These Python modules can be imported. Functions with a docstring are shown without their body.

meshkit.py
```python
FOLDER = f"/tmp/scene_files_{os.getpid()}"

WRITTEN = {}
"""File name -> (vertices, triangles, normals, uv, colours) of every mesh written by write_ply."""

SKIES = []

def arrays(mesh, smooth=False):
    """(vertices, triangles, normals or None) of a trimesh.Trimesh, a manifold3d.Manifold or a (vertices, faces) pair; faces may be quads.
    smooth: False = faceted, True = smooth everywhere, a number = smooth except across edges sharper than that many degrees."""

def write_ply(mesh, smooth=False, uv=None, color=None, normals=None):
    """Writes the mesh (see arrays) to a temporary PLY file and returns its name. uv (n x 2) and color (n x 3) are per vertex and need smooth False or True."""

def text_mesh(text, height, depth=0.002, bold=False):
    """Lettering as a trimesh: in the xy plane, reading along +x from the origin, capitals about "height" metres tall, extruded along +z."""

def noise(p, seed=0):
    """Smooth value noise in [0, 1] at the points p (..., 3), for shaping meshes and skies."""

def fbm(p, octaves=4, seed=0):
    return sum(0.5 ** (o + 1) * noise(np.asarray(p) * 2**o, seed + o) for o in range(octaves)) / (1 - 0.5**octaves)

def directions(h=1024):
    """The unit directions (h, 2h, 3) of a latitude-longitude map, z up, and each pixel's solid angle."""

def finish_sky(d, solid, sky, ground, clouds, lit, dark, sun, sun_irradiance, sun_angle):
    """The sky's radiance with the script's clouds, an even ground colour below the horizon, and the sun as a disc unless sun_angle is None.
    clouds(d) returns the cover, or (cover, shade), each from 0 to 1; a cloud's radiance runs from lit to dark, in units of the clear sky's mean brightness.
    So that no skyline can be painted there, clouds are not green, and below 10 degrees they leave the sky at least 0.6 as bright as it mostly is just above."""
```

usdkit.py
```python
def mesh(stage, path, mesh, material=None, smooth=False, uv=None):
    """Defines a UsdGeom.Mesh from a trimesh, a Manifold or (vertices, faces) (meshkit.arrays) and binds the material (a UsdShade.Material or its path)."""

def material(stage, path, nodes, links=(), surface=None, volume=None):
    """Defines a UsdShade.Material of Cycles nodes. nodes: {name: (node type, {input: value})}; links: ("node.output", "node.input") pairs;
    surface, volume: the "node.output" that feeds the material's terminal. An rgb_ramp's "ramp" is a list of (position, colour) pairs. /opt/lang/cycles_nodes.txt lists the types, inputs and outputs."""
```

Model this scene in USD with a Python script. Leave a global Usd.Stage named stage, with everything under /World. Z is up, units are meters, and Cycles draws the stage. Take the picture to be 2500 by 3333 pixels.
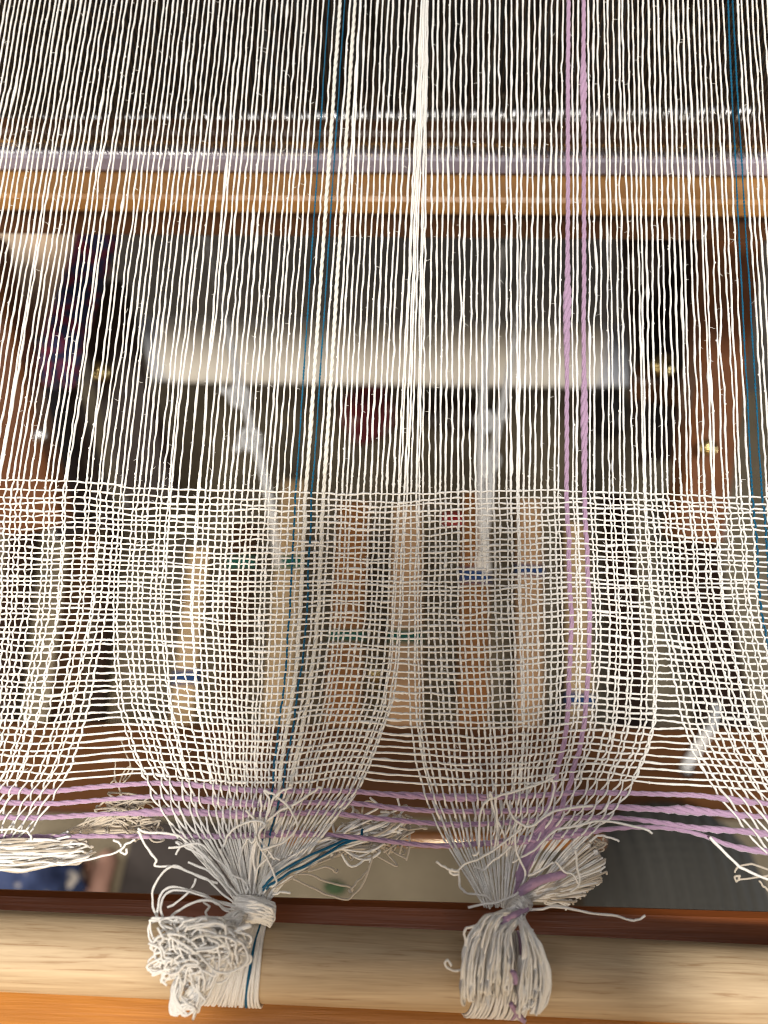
import math, random, numpy as np, trimesh
import usdkit, meshkit
from pxr import Usd, UsdGeom, UsdLux, UsdShade, Gf, Sdf

stage = Usd.Stage.CreateInMemory()
UsdGeom.SetStageUpAxis(stage, 'Z')
UsdGeom.SetStageMetersPerUnit(stage, 1.0)
UsdGeom.Xform.Define(stage, '/World')
rng = np.random.default_rng(11)
random.seed(5)

# ------------------------------------------------------------------ camera
F, CX, CY = 2427.0, 1250.0, 1666.5          # measured on the 2500 x 3333 photograph
nrm = lambda v: np.asarray(v, float) / np.linalg.norm(v)
Wc = nrm([215, 10706, -1611]); Xc = nrm([1, -.0171, .0197]); Xc = nrm(Xc - Wc * (Xc @ Wc)); Nc = np.cross(Xc, Wc)
S = math.radians(30)                         # the warp climbs to the reed
R = np.array([Xc, math.cos(S) * Wc - math.sin(S) * Nc, math.sin(S) * Wc + math.cos(S) * Nc])
RIGHT, UP, BACK = R[:, 0], R[:, 1], R[:, 2]
N, W = R @ Nc, R @ Wc
O = np.array([0, 0, .90])
C = O + BACK * .25
cam = UsdGeom.Camera.Define(stage, '/World/camera')
cam.CreateFocalLengthAttr(7.3 * F / 2500); cam.CreateHorizontalApertureAttr(7.3)
cam.CreateFStopAttr(1.9); cam.CreateFocusDistanceAttr(.252)
cam.CreateClippingRangeAttr(Gf.Vec2f(.02, 100)); cam.CreateExposureAttr(0.0)
cam.AddTransformOp().Set(Gf.Matrix4d(*RIGHT, 0, *UP, 0, *BACK, 0, *C, 1))

# ------------------------------------------------------------------ lamps of the room and added fill lights
def sphere_light(name, pos, radius, power, color):
    l = UsdLux.SphereLight.Define(stage, '/World/' + name)
    l.CreateRadiusAttr(radius); l.CreateIntensityAttr(power); l.CreateColorAttr(Gf.Vec3f(*color)); l.CreateNormalizeAttr(True)
    l.AddTranslateOp().Set(Gf.Vec3d(*map(float, pos)))
KEY = C + BACK * .92 + RIGHT * .02 + UP * .05
sphere_light('ceiling_lamp', KEY, .065, 25.0, (1.0, .96, .885))
sphere_light('floor_lamp', (.16, -1.2, 1.05), .07, 10.5, (1.0, .80, .55))
sphere_light('added_fill_left', (-.85, .16, .34), .08, 4.6, (1.0, .93, .83))  # added fill light for the warp beam and left posts
sphere_light('added_fill_right', (.95, .18, .36), .08, 3.0, (.92, .96, 1.0))  # added cool fill for the right end of the warp beam
rl = UsdLux.RectLight.Define(stage, '/World/ambient_fill_panel')  # unseen panel added as soft ambient fill
rl.CreateWidthAttr(1.6); rl.CreateHeightAttr(1.6); rl.CreateIntensityAttr(2.5); rl.CreateColorAttr(Gf.Vec3f(.97, .975, 1.0))
rl.AddTranslateOp().Set(Gf.Vec3d(-.2, -.75, 2.45))

# ------------------------------------------------------------------ points from the photograph
def rays(px, py):
    px, py = np.broadcast_arrays(np.asarray(px, float), np.asarray(py, float))
    v = np.stack([(px - CX) / F, -(py - CY) / F, -np.ones_like(px)], -1)
    return v @ R.T
def on_plane(px, py, p0, n):
    d = rays(px, py); t = ((np.asarray(p0) - C) @ n) / (d @ n)
    return C + d * t[..., None]
def at_z(px, py, z): return on_plane(px, py, np.array([0, 0, z]), np.array([0, 0, 1.]))
def at_y(px, py, y): return on_plane(px, py, np.array([0, y, 0]), np.array([0, 1., 0]))
def at_d(px, py, d): return C + rays(px, py) * d
def wp(px, py, h=0.): return on_plane(px, py, O, N) + np.asarray(h)[..., None] * N          # on the warp, h above it
def near(px, py, h):                                                                        # h towards the viewer from the warp
    p = on_plane(px, py, O, N); d = C - p
    return p + d / np.linalg.norm(d, axis=-1, keepdims=True) * np.asarray(h)[..., None]

# ------------------------------------------------------------------ naming and tagging
used = {}
def numbered(parent, name):
    k = (parent, name); used[k] = used.get(k, -1) + 1
    return f'{parent}/{name}' + (f'_{used[k]:03d}' if used[k] else '')
def path_of(p): return '/World' if p is None else str(p.GetPath())
def tag(o, label=None, cat=None, group=None, kind=None):
    for k, v in (('label', label), ('category', cat), ('group', group), ('kind', kind)):
        if v: o.SetCustomDataByKey(k, v)
    return o
def obj(name, mesh, m, parent=None, smooth=False, label=None):
    o = usdkit.mesh(stage, numbered(path_of(parent), name), mesh, m, smooth).GetPrim()
    if label: tag(o, label)
    return o
def thing(name, label, cat, group=None, kind=None):
    return tag(UsdGeom.Xform.Define(stage, numbered('/World', name)).GetPrim(), label, cat, group, kind)

# ------------------------------------------------------------------ materials
LK = '/World/Looks/'
def plain(name, c, rough=.6, metal=0., spec=None, var=.18, scale=120., bump=0.):
    n = {'g': ('geometry', {}), 'n': ('noise_texture', {'scale': scale, 'detail': 4.}),
         'r': ('rgb_ramp', {'ramp': [(.25, [x * (1 - var) for x in c]), (.75, [min(1, x * (1 + var)) for x in c])]}),
         'p': ('principled_bsdf', {'roughness': rough, 'metallic': metal, 'specular_ior_level': .5 if spec is None else spec})}
    l = [('g.position', 'n.vector'), ('n.fac', 'r.fac'), ('r.color', 'p.base_color')]
    if bump:
        n['b'] = ('bump', {'strength': bump, 'distance': .001}); l += [('n.fac', 'b.height'), ('b.normal', 'p.normal')]
    return usdkit.material(stage, LK + name, n, l, surface='p.BSDF')
def wood(name, dark, light, along='x', rough=.35, scale=1., spec=.5, streak=None):
    s = {'x': (6, 150, 150), 'y': (150, 6, 150), 'z': (150, 150, 6)}[along]
    s2 = tuple(v * .28 for v in s); sf = tuple(v * 3. for v in s)
    n = {'g': ('geometry', {}), 'm': ('mapping', {'scale': [v * scale for v in s]}), 'm2': ('mapping', {'scale': [v * scale for v in s2], 'location': (3.1, 1.7, .4)}),
         'm3': ('mapping', {'scale': [v * scale for v in sf]}),
         'n': ('noise_texture', {'scale': 1., 'detail': 5., 'roughness': .6, 'distortion': .6}),
         'n2': ('noise_texture', {'scale': 1., 'detail': 3., 'distortion': .3}), 'n3': ('noise_texture', {'scale': 1., 'detail': 2.}),
         'a': ('math', {'math_type': 'multiply_add', 'value2': .5}), 'a2': ('math', {'math_type': 'multiply_add', 'value2': .5, 'value3': 0.}),
         'r': ('rgb_ramp', {'ramp': [(.3, dark), (.5, [(a + b) / 2 for a, b in zip(dark, light)]), (.68, light)]}),
         'k': ('rgb_ramp', {'ramp': [(.27, streak or dark), (.42, (1, 1, 1) if streak else light)]}),
         'x': ('mix_color', {'blend_type': 'multiply', 'fac': 1.0 if streak else 0.}),
         'b': ('bump', {'strength': .25, 'distance': .0004}),
         'p': ('principled_bsdf', {'roughness': rough, 'specular_ior_level': spec})}
    l = [('g.position', 'm.vector'), ('g.position', 'm2.vector'), ('g.position', 'm3.vector'), ('m.vector', 'n.vector'), ('m2.vector', 'n2.vector'), ('m3.vector', 'n3.vector'),
         ('n2.fac', 'a2.value1'), ('n.fac', 'a.value1'), ('a2.value', 'a.value3'), ('a.value', 'r.fac'), ('n.fac', 'k.fac'),
         ('r.color', 'x.a'), ('k.color', 'x.b'), ('x.result', 'p.base_color'), ('n3.fac', 'b.height'), ('b.normal', 'p.normal')]
    return usdkit.material(stage, LK + name, n, l, surface='p.BSDF')
def yarn(name, c, var=.10, sheen=.25, rough=.9):
    n = {'g': ('geometry', {}), 'n': ('noise_texture', {'scale': 1500., 'detail': 3.}),
         'r': ('rgb_ramp', {'ramp': [(.25, [x * (1 - var) for x in c]), (.7, c)]}), 'b': ('bump', {'strength': .5, 'distance': .0003}),
         'p': ('principled_bsdf', {'roughness': rough, 'specular_ior_level': .2, 'sheen_weight': sheen, 'sheen_roughness': .4}),
         't': ('translucent_bsdf', {}), 'x': ('mix_closure', {'fac': .12})}
    return usdkit.material(stage, LK + name, n, [('g.position', 'n.vector'), ('n.fac', 'r.fac'), ('r.color', 'p.base_color'), ('n.fac', 'b.height'), ('b.normal', 'p.normal'),
        ('r.color', 't.color'), ('p.BSDF', 'x.closure1'), ('t.BSDF', 'x.closure2')], surface='x.closure')
M_cot = [yarn('cotton_a', (.82, .785, .735)), yarn('cotton_b', (.79, .76, .715)), yarn('cotton_c', (.85, .815, .765))]
M_thick = yarn('thick_cotton', (.74, .70, .63)); M_lilac = yarn('lilac_wool', (.43, .275, .40), .16, .5); M_teal = yarn('teal_thread', (.005, .105, .20), .25, .1, .6)
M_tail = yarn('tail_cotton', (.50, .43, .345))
M_rod = wood('pale_birch', (0.3168, 0.2160, 0.1188), (0.5108, 0.3793, 0.2322), 'x', .6, 6., .3, (.66, .54, .44))
M_beam = wood('orange_varnish', (.30, .105, .014), (.50, .20, .034), 'x', .4, 3., .3)
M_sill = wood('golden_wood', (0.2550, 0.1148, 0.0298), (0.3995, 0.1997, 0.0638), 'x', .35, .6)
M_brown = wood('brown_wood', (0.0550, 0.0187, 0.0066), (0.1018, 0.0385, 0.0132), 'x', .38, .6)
M_browny = wood('brown_wood_long', (0.0468, 0.0190, 0.0073), (0.0761, 0.0351, 0.0146), 'y', .4, .6)
M_orangey = wood('orange_wood_long', (0.2463, 0.0963, 0.0269), (0.3619, 0.1540, 0.0539), 'y', .35, .6)
M_tany = wood('tan_wood_long', (0.5040, 0.3330, 0.1710), (0.6480, 0.4590, 0.2610), 'y', .45, .6)
M_peachy = wood('peach_wood_long', (0.4968, 0.2794, 0.1449), (0.6417, 0.3933, 0.2173), 'y', .45, .6)
M_leg = wood('side_wood', (0.0990, 0.0341, 0.0112), (0.1795, 0.0650, 0.0218), 'z', .35, .6)
M_darkleg = wood('dark_side_wood', (0.0123, 0.0049, 0.0024), (0.0245, 0.0098, 0.0046), 'z', .4, .6)
M_blue = plain('blue_tape', (.022, .065, .20), .5); M_green = plain('green_tape', (.014, .12, .085), .5)
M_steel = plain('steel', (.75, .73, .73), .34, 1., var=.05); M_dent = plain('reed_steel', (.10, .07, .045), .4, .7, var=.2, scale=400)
M_hed = plain('heddle_steel', (.012, .010, .008), .5, .3); M_baulk = plain('reed_tape', (.21, .18, .225), .5, var=.1); M_brass = plain('brass', (.75, .58, .25), .25, 1., var=.05)
M_cord = plain('white_cord', (.66, .65, .64), .9, var=.1, scale=600, bump=.5)
M_black = plain('black_rubber', (.012, .011, .010), .5); M_white = plain('wound_warp_cotton', (.88, .85, .79), .5, var=.04, scale=8); M_cap = plain('beam_paper', (.74, .77, .84), .45, var=.04, scale=8)
M_wall = plain('wall_paint', (.085, .075, .065), .9, var=.08, scale=5); M_beige = plain('beige_board', (.74, .55, .39), .8, var=.05, scale=12)
M_green_spot = plain('green_leaf', (.03, .06, .02), .8)
M_skin = plain('skin', (.36, .20, .15), .55, var=.08, scale=60); M_phone = plain('phone_shell', (.03, .03, .035), .3, var=.05)
def two(name, a, b, c, scale, rough=.9, cuts=(.45, .6)):
    n = {'g': ('geometry', {}), 'v': ('noise_texture', {'scale': scale, 'detail': 1.}),
         'r': ('rgb_ramp', {'ramp': [(cuts[0] - .02, a), (cuts[0] + .02, b), (cuts[1] - .02, b), (cuts[1] + .02, c)]}), 'p': ('principled_bsdf', {'roughness': rough})}
    return usdkit.material(stage, LK + name, n, [('g.position', 'v.vector'), ('v.fac', 'r.fac'), ('r.color', 'p.base_color')], surface='p.BSDF')
M_navy = two('navy_print', (.012, .022, .07), (.02, .035, .10), (.55, .50, .45), 34., cuts=(.5, .66))
M_redspot = two('red_print', (.10, .006, .010), (.14, .012, .014), (.42, .30, .27), 38., cuts=(.5, .62))
M_strap = two('strap_weave', (.012, .016, .05), (.20, .01, .025), (.03, .03, .09), 60., cuts=(.48, .56))
M_carpet = usdkit.material(stage, LK + 'carpet', {'g': ('geometry', {}), 'n': ('noise_texture', {'scale': 260., 'detail': 5., 'roughness': .7}), 'n2': ('noise_texture', {'scale': 9., 'detail': 3.}),
    'a': ('math', {'math_type': 'multiply_add', 'value2': .45}), 'h': ('math', {'math_type': 'multiply', 'value2': .55}),
    'r': ('rgb_ramp', {'ramp': [(.3, (.15, .12, .08)), (.7, (.28, .235, .165))]}), 'b': ('bump', {'strength': .8, 'distance': .004}), 'p': ('principled_bsdf', {'roughness': .95, 'specular_ior_level': .1})},
    [('g.position', 'n.vector'), ('g.position', 'n2.vector'), ('n2.fac', 'h.value1'), ('n.fac', 'a.value1'), ('h.value', 'a.value3'), ('a.value', 'r.fac'), ('r.color', 'p.base_color'), ('n.fac', 'b.height'), ('b.normal', 'p.normal')], surface='p.BSDF')
M_rib = plain('grey_knit', (.045, .044, .040), .95, var=.25, scale=500, bump=.6)

# ------------------------------------------------------------------ shape helpers
def catmull(P, n):
    P = np.asarray(P, float)
    if len(P) < 3:
        t = np.linspace(0, 1, n)[:, None]; return P[0] * (1 - t) + P[-1] * t
    Q = np.vstack([2 * P[0] - P[1], P, 2 * P[-1] - P[-2]])
    u = np.linspace(0, len(P) - 1 - 1e-9, n); i = u.astype(int); t = (u - i)[:, None]
    a, b, c, d = Q[i], Q[i + 1], Q[i + 2], Q[i + 3]
    return .5 * (2 * b + (c - a) * t + (2 * a - 5 * b + 4 * c - d) * t ** 2 + (3 * b - a - 3 * c + d) * t ** 3)
def wob(n, step, amp, r=rng):
    """a smooth random signal of n samples with a new value every 'step' samples"""
    k = int(n / step) + 4; v = r.normal(0, amp, k); u = np.linspace(0, k - 3.001, n) + r.random(); i = u.astype(int); t = u - i; t = t * t * (3 - 2 * t)
    return v[i] * (1 - t) + v[np.minimum(i + 1, k - 1)] * t
def frames(p):
    t = np.gradient(p, axis=0); t /= np.linalg.norm(t, axis=1, keepdims=True) + 1e-12
    ref = np.where(np.abs(t @ N)[:, None] < .92, N, UP); a = np.cross(t, ref); a /= np.linalg.norm(a, axis=1, keepdims=True) + 1e-12
    return t, a, np.cross(t, a)
def tube(p, r, sides=6):
    p = np.asarray(p, float); r = np.broadcast_to(r, len(p)); t, a, b = frames(p)
    ang = np.arange(sides) * 2 * np.pi / sides
    v = p[:, None] + r[:, None, None] * (np.cos(ang)[None, :, None] * a[:, None] + np.sin(ang)[None, :, None] * b[:, None])
    i, j = np.meshgrid(np.arange(len(p) - 1), np.arange(sides), indexing='ij'); j2 = (j + 1) % sides
    q = np.stack([i * sides + j, i * sides + j2, (i + 1) * sides + j2, (i + 1) * sides + j], -1).reshape(-1, 4)
    m = len(p) * sides; k = np.arange(sides); k2 = (k + 1) % sides
    caps = np.vstack([np.stack([k2, k, np.full(sides, m)], 1), np.stack([k + m - sides, k2 + m - sides, np.full(sides, m + 1)], 1)])
    return np.vstack([v.reshape(-1, 3), p[:1], p[-1:]]), np.vstack([q[:, [0, 2, 1]], q[:, [0, 3, 2]], caps[:, [0, 2, 1]]])
def join(parts):
    vs, fs, n = [], [], 0
    for v, f in parts: vs.append(v); fs.append(f + n); n += len(v)
    return np.vstack(vs), np.vstack(fs)
def plied(p, r, twist, plies=2, sides=5, phase=0.):
    """a yarn of twisted plies along p"""
    t, a, b = frames(p); L = np.concatenate([[0], np.cumsum(np.linalg.norm(np.diff(p, axis=0), axis=1))]); r = np.broadcast_to(r, len(p)); out = []
    for k in range(plies):
        ang = phase + L * 2 * np.pi / twist + k * 2 * np.pi / plies
        c = p + (r * .46)[:, None] * (np.cos(ang)[:, None] * a + np.sin(ang)[:, None] * b); out.append(tube(c, r * .57, sides))
    return join(out)
def cbox(center, half, ax=None, ch=.002):
    """a box with chamfered edges"""
    ax = np.eye(3) if ax is None else np.asarray(ax); half = np.asarray(half, float); ch = min(ch, half.min() * .8); pts = []
    for s in np.ndindex(2, 2, 2):
        s = np.array(s) * 2 - 1
        for k in range(3):
            q = half - ch; q = q.copy(); q[k] = half[k]; pts.append((s * q) @ ax + center)
    return trimesh.Trimesh(np.array(pts), process=False).convex_hull
def beam(p0, p1, up, h, w, ch=.002):
    """a bar from p0 to p1 (centre line), h tall along up, w wide"""
    p0, p1 = np.asarray(p0, float), np.asarray(p1, float); x = nrm(p1 - p0); z = nrm(up - x * (up @ x)); y = np.cross(z, x)
    return cbox((p0 + p1) / 2, (np.linalg.norm(p1 - p0) / 2, w / 2, h / 2), [x, y, z], ch)
def ball(c, r, sub=2):
    m = trimesh.creation.icosphere(sub); m.vertices = m.vertices * np.broadcast_to(r, 3) + c; return m
ZU = np.array([0, 0, 1.]); EX = np.array([1., 0, 0]); EY = np.array([0, 1., 0])

# ================================================================== room behind the loom
tag(obj('floor', trimesh.creation.box([6, 6, .02], trimesh.transformations.translation_matrix([0, 0, -.01])), M_carpet), kind='structure')
YW = float(at_z(1250, 1290, 0.)[1]) + .03
tag(obj('wall', trimesh.creation.box([6, .1, 2.6], trimesh.transformations.translation_matrix([0, YW + .05, 1.3])), M_wall), kind='structure')

# the warp beam at the back of the loom, wound with warp over a wider sheet of paper
h = thing('warp_beam', 'white paper covered warp beam with beige warp wound on it, lying behind the loom', 'roller')
def roll(x0, x1, r, m, name, dd=1.0):
    p, q = at_d(x0, 1144, dd), at_d(x1, 1148, dd); p[1] = q[1] = (p[1] + q[1]) / 2; p[2] = q[2] = (p[2] + q[2]) / 2
    x = np.array([p, p * .995 + q * .005, p * .97 + q * .03, p * .5 + q * .5, p * .03 + q * .97, p * .005 + q * .995, q])
    v = [p - nrm(q - p) * .0001]; obj(name, tube(x, r * np.array([.93, .985, 1, 1, 1, .985, .93]), 40), m, h, 30)
roll(452, 2052, 101 / F, M_cap, 'paper'); roll(540, 1940, 106 / F, M_white, 'wound_warp'); roll(300, 2200, .016, M_brown, 'axle')

# beige board, strap
t = thing('leaning_board', 'pale beige board leaning against the wall at upper left', 'board')
q = [at_d(-40, 740, .72), at_d(258, 740, .72), at_d(235, 960, .72), at_d(185, 1150, .72), at_d(75, 1050, .72), at_d(15, 900, .72)]
q = np.array(q); qb = q - BACK * .012
v = np.vstack([q, qb]); obj('panel', trimesh.Trimesh(v, process=False).convex_hull, M_beige, t)
P = catmull([at_d(330, 740, .70), at_d(285, 880, .70), at_d(240, 1010, .69), at_d(205, 1120, .68), at_d(190, 1230, .68)], 60)
ms = []
for k in range(3):
    ang = np.linspace(0, 34, 60) + k * 2.094; off = (np.cos(ang)[:, None] * RIGHT + np.sin(ang)[:, None] * BACK) * .009
    ms.append(tube(P + off, .0105, 7))
t = thing('braided_strap', 'navy and red braided strap hanging beside the beige board', 'strap')
for m in ms: obj('strand', m, M_strap, t, True)

# folding side legs of the loom
def leg(name, pts, w, mat, label, depth=.04):
    t = thing(name, label, 'post')
    P = np.array(pts); obj('board', beam(P[0], P[1], BACK, depth, w, .004), mat, t); return t
t = leg('slanted_post', [at_d(-110, 780, .62), at_d(125, 1720, .66)], .055, M_leg, 'orange brown wooden loom post slanting down the far left edge')
obj('bolt', ball(at_d(130, 1415, .62), .006), M_steel, t, True)
leg('slanted_post', [at_d(60, 1010, .78), at_d(290, 1740, .80)], .065, M_darkleg, 'nearly black slanted loom post just right of the orange one', .03)
t = leg('slanted_post', [at_d(320, 930, .82), at_d(505, 1640, .86)], .06, M_darkleg, 'dark brown slanted loom post crossing the left end of the warp beam', .03)
obj('bolt', ball(at_d(328, 1210, .78), .010), M_brass, t, True)
t = leg('slanted_post', [at_d(2390, 700, .66), at_d(2255, 1760, .66)], .042, M_leg, 'orange brown wooden loom post at right edge behind the teal thread pair')
obj('bolt', ball(at_d(2305, 1455, .61), .007), M_brass, t, True)
leg('slanted_post', [at_d(2150, 700, .86), at_d(2200, 1500, .86)], .09, M_darkleg, 'dark brown loom post right of the warp beam end', .03)
t = thing('wooden_crossbar', 'dark reddish brown loom crossbar between the right legs', 'crossbar')
obj('bar', beam(at_d(2060, 1240, .84), at_d(2420, 1290, .80), ZU, .03, .03), M_brown, t)
obj('bolt', ball(at_d(2160, 1190, .80), .012), M_brass, t, True)

# things on the carpet under the wall
def blob(name, label, cat, px, py, r, mat, seed, amp=.25, z0=0.):
    c = at_z(px, py, r[2] * .8 + z0); m = trimesh.creation.icosphere(4); d = meshkit.fbm(m.vertices * 2.3 + seed, 3, seed) - .5
    m.vertices = m.vertices * (1 + amp * 2 * d[:, None]) * np.array(r) + c
    m.vertices[:, 2] = np.maximum(m.vertices[:, 2], .002)
    return tag(obj(name, m, mat, None, True), label, cat)
blob('red_pouch', 'dark red rounded pouch with pale spots on the carpet below the warp beam', 'pouch', 1195, 1345, (.055, .06, .05), M_redspot, 3, .45)
blob('dark_slipper', 'low dark brown slipper on the carpet below the right part of the warp beam', 'slipper', 1490, 1350, (.085, .04, .03), M_darkleg, 8, .3)
blob('black_block', 'small black lump under the right end of the warp beam', 'lump', 1985, 1345, (.035, .05, .055), M_black, 9, .2)

# white tie-up cords
def cord(label, pts, r, knots=()):
    t = thing('tie_up_cord', label, 'cord')
    P = catmull([at_d(x, y, d) for x, y, d in pts], 90)
    obj('line', plied(P, r, .016, 3, 6), M_cord, t, True)
    for (x, y, d, dx, dy) in knots:
        a = np.linspace(0, 2 * np.pi * 1.7, 40); c = at_d(x, y, d)
        obj('knot', tube(c + np.cos(a)[:, None] * RIGHT * r * 1.7 + np.sin(a)[:, None] * UP * r * 1.9 + BACK * (np.sin(a * .6) * r)[:, None], r * .85, 7), M_cord, t, True)
        obj('end', tube(catmull([c, at_d(x + dx * .5, y + dy * .3, d), at_d(x + dx, y + dy, d)], 12), r * .9, 7), M_cord, t, True)
cord('white knotted cord slanting down left of the teal threads', [(665, 760, .60), (725, 1000, .60), (770, 1210, .59), (820, 1400, .58), (875, 1620, .58), (905, 1840, .62)], .0036, [(780, 1290, .585, -60, -25), (815, 1430, .575, -50, 40)])
cord('white cord hanging nearly straight at centre right with a looped knot', [(1640, 800, .60), (1600, 1050, .60), (1572, 1290, .59), (1565, 1500, .58), (1570, 1700, .58), (1585, 1860, .60)], .0034, [(1580, 1372, .585, 70, -20)])
cord('slanting white cord meeting the straight one below the warp beam', [(1730, 800, .62), (1680, 1080, .61), (1640, 1300, .60), (1605, 1480, .585), (1590, 1650, .58), (1560, 1850, .60)], .0032, [(1598, 1500, .578, -25, 60)])

# ------------------------------------------------------------------ reed, beater sill, heddles
YR = float(wp(1250., -90.)[1]) + .003
zs = float(at_y(1250, 560, YR)[2])                                   # top of the sill
ys = float(at_z(1250, 645, zs)[1])                                   # its front edge
def yline(px, py, y): return at_y(px, py, y)
XL, XR = -.30, .30
s = thing('beater_sill', 'golden wooden beater sill under the reed crossing the photo', 'beater')
zf = float(at_y(1250, 702, ys)[2]); zu = float(at_y(1250, 778, ys + .006)[2])
obj('rail', cbox((0, (ys + YR + .03) / 2, (zs + zf) / 2), (XR, (YR + .03 - ys) / 2, (zs - zf) / 2), None, .0015), M_sill, s)
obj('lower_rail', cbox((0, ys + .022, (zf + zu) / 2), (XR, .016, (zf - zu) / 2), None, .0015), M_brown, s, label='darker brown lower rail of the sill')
zb2 = float(at_y(1250, 508, YR - .003)[2])
r = thing('reed', 'steel reed of fine upright dents standing on the beater sill', 'reed')
obj('baulk', cbox((0, YR, (zs + zb2) / 2 + .0004), (XR, .0042, (zb2 - zs) / 2), None, .0018), M_baulk, r, label='grey lilac taped lower edge of the reed')
a = np.linspace(0, 2 * np.pi * 330, 330 * 8)
obj('binding', tube(np.stack([np.linspace(XL, XR, len(a)), YR + np.cos(a) * .0042, zb2 + .001 + np.sin(a) * .0013], 1), .00035, 4), M_steel, r)
pitch = float(wp(1250 + 16.55, 110.)[0] - wp(1250., 110.)[0]); dm = []
for k in range(int(.34 / pitch)):
    x = -.17 + k * pitch + rng.normal(0, .00012)
    obj('dent', beam((x, YR, zb2 - .002), (x + rng.normal(0, .0002), YR + .001, zb2 + .115), EY, .0018, .00042 * (1 + .25 * rng.random()), .0002), M_dent, r)
b = thing('shaft_bar', 'brown wooden bar seen through the dents just above the sill', 'shaft bar')
yb = YR + .05; z0, z1 = float(at_y(1250, 515, yb)[2]) - .012, float(at_y(1250, 432, yb)[2])
obj('bar', cbox((0, yb + .008, (z0 + z1) / 2), (XR, .008, (z1 - z0) / 2), None, .002), M_brown, b)
for n_, (yy, py0, py1, lab) in enumerate(((YR + .085, 395, 368, 'nearer heddle shaft with a bright row of steel heddle loops'), (YR + .115, 326, 312, 'farther heddle shaft with a fainter row of steel heddle loops'))):
    t = thing('heddle_shaft', lab, 'heddle shaft', None)
    pl, pr = at_y(300, py0, yy), at_y(2450, py1, yy); pl = pl + (pl - pr) * .25
    obj('bar', tube(np.linspace(pl, pr, 30), .0016, 8), M_hed, t, True)
    hh, loops = [], []
    xs = np.sort(np.concatenate([np.linspace(0, 1, 150) + rng.normal(0, .002, 150)]))
    for u in xs:
        p = pl * (1 - u) + pr * u
        loops.append(meshkit.arrays(trimesh.creation.torus(.0030, .0015, 10, 6, transform=trimesh.transformations.translation_matrix(p) @ trimesh.transformations.rotation_matrix(np.pi / 2 + rng.normal(0, .25), [0, 1, 0])))[:2])
        hh.append(tube(np.array([p + [0, 0, .002], p + [rng.normal(0, .002), rng.normal(0, .003), .13], p + [rng.normal(0, .003), 0, .30]]), .0008 + .0006 * rng.random(), 4))
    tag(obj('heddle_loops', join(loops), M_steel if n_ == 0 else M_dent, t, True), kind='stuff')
    tag(obj('heddles', join(hh), M_hed, t), kind='stuff')
t = thing('castle_board', 'dark wooden board of the loom castle behind the heddles', 'board')
obj('board', cbox((0, YR + .20, float(at_y(1250, 395, YR + .20)[2]) + .18), (.42, .008, .20), None, .002), M_darkleg, t)

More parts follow.
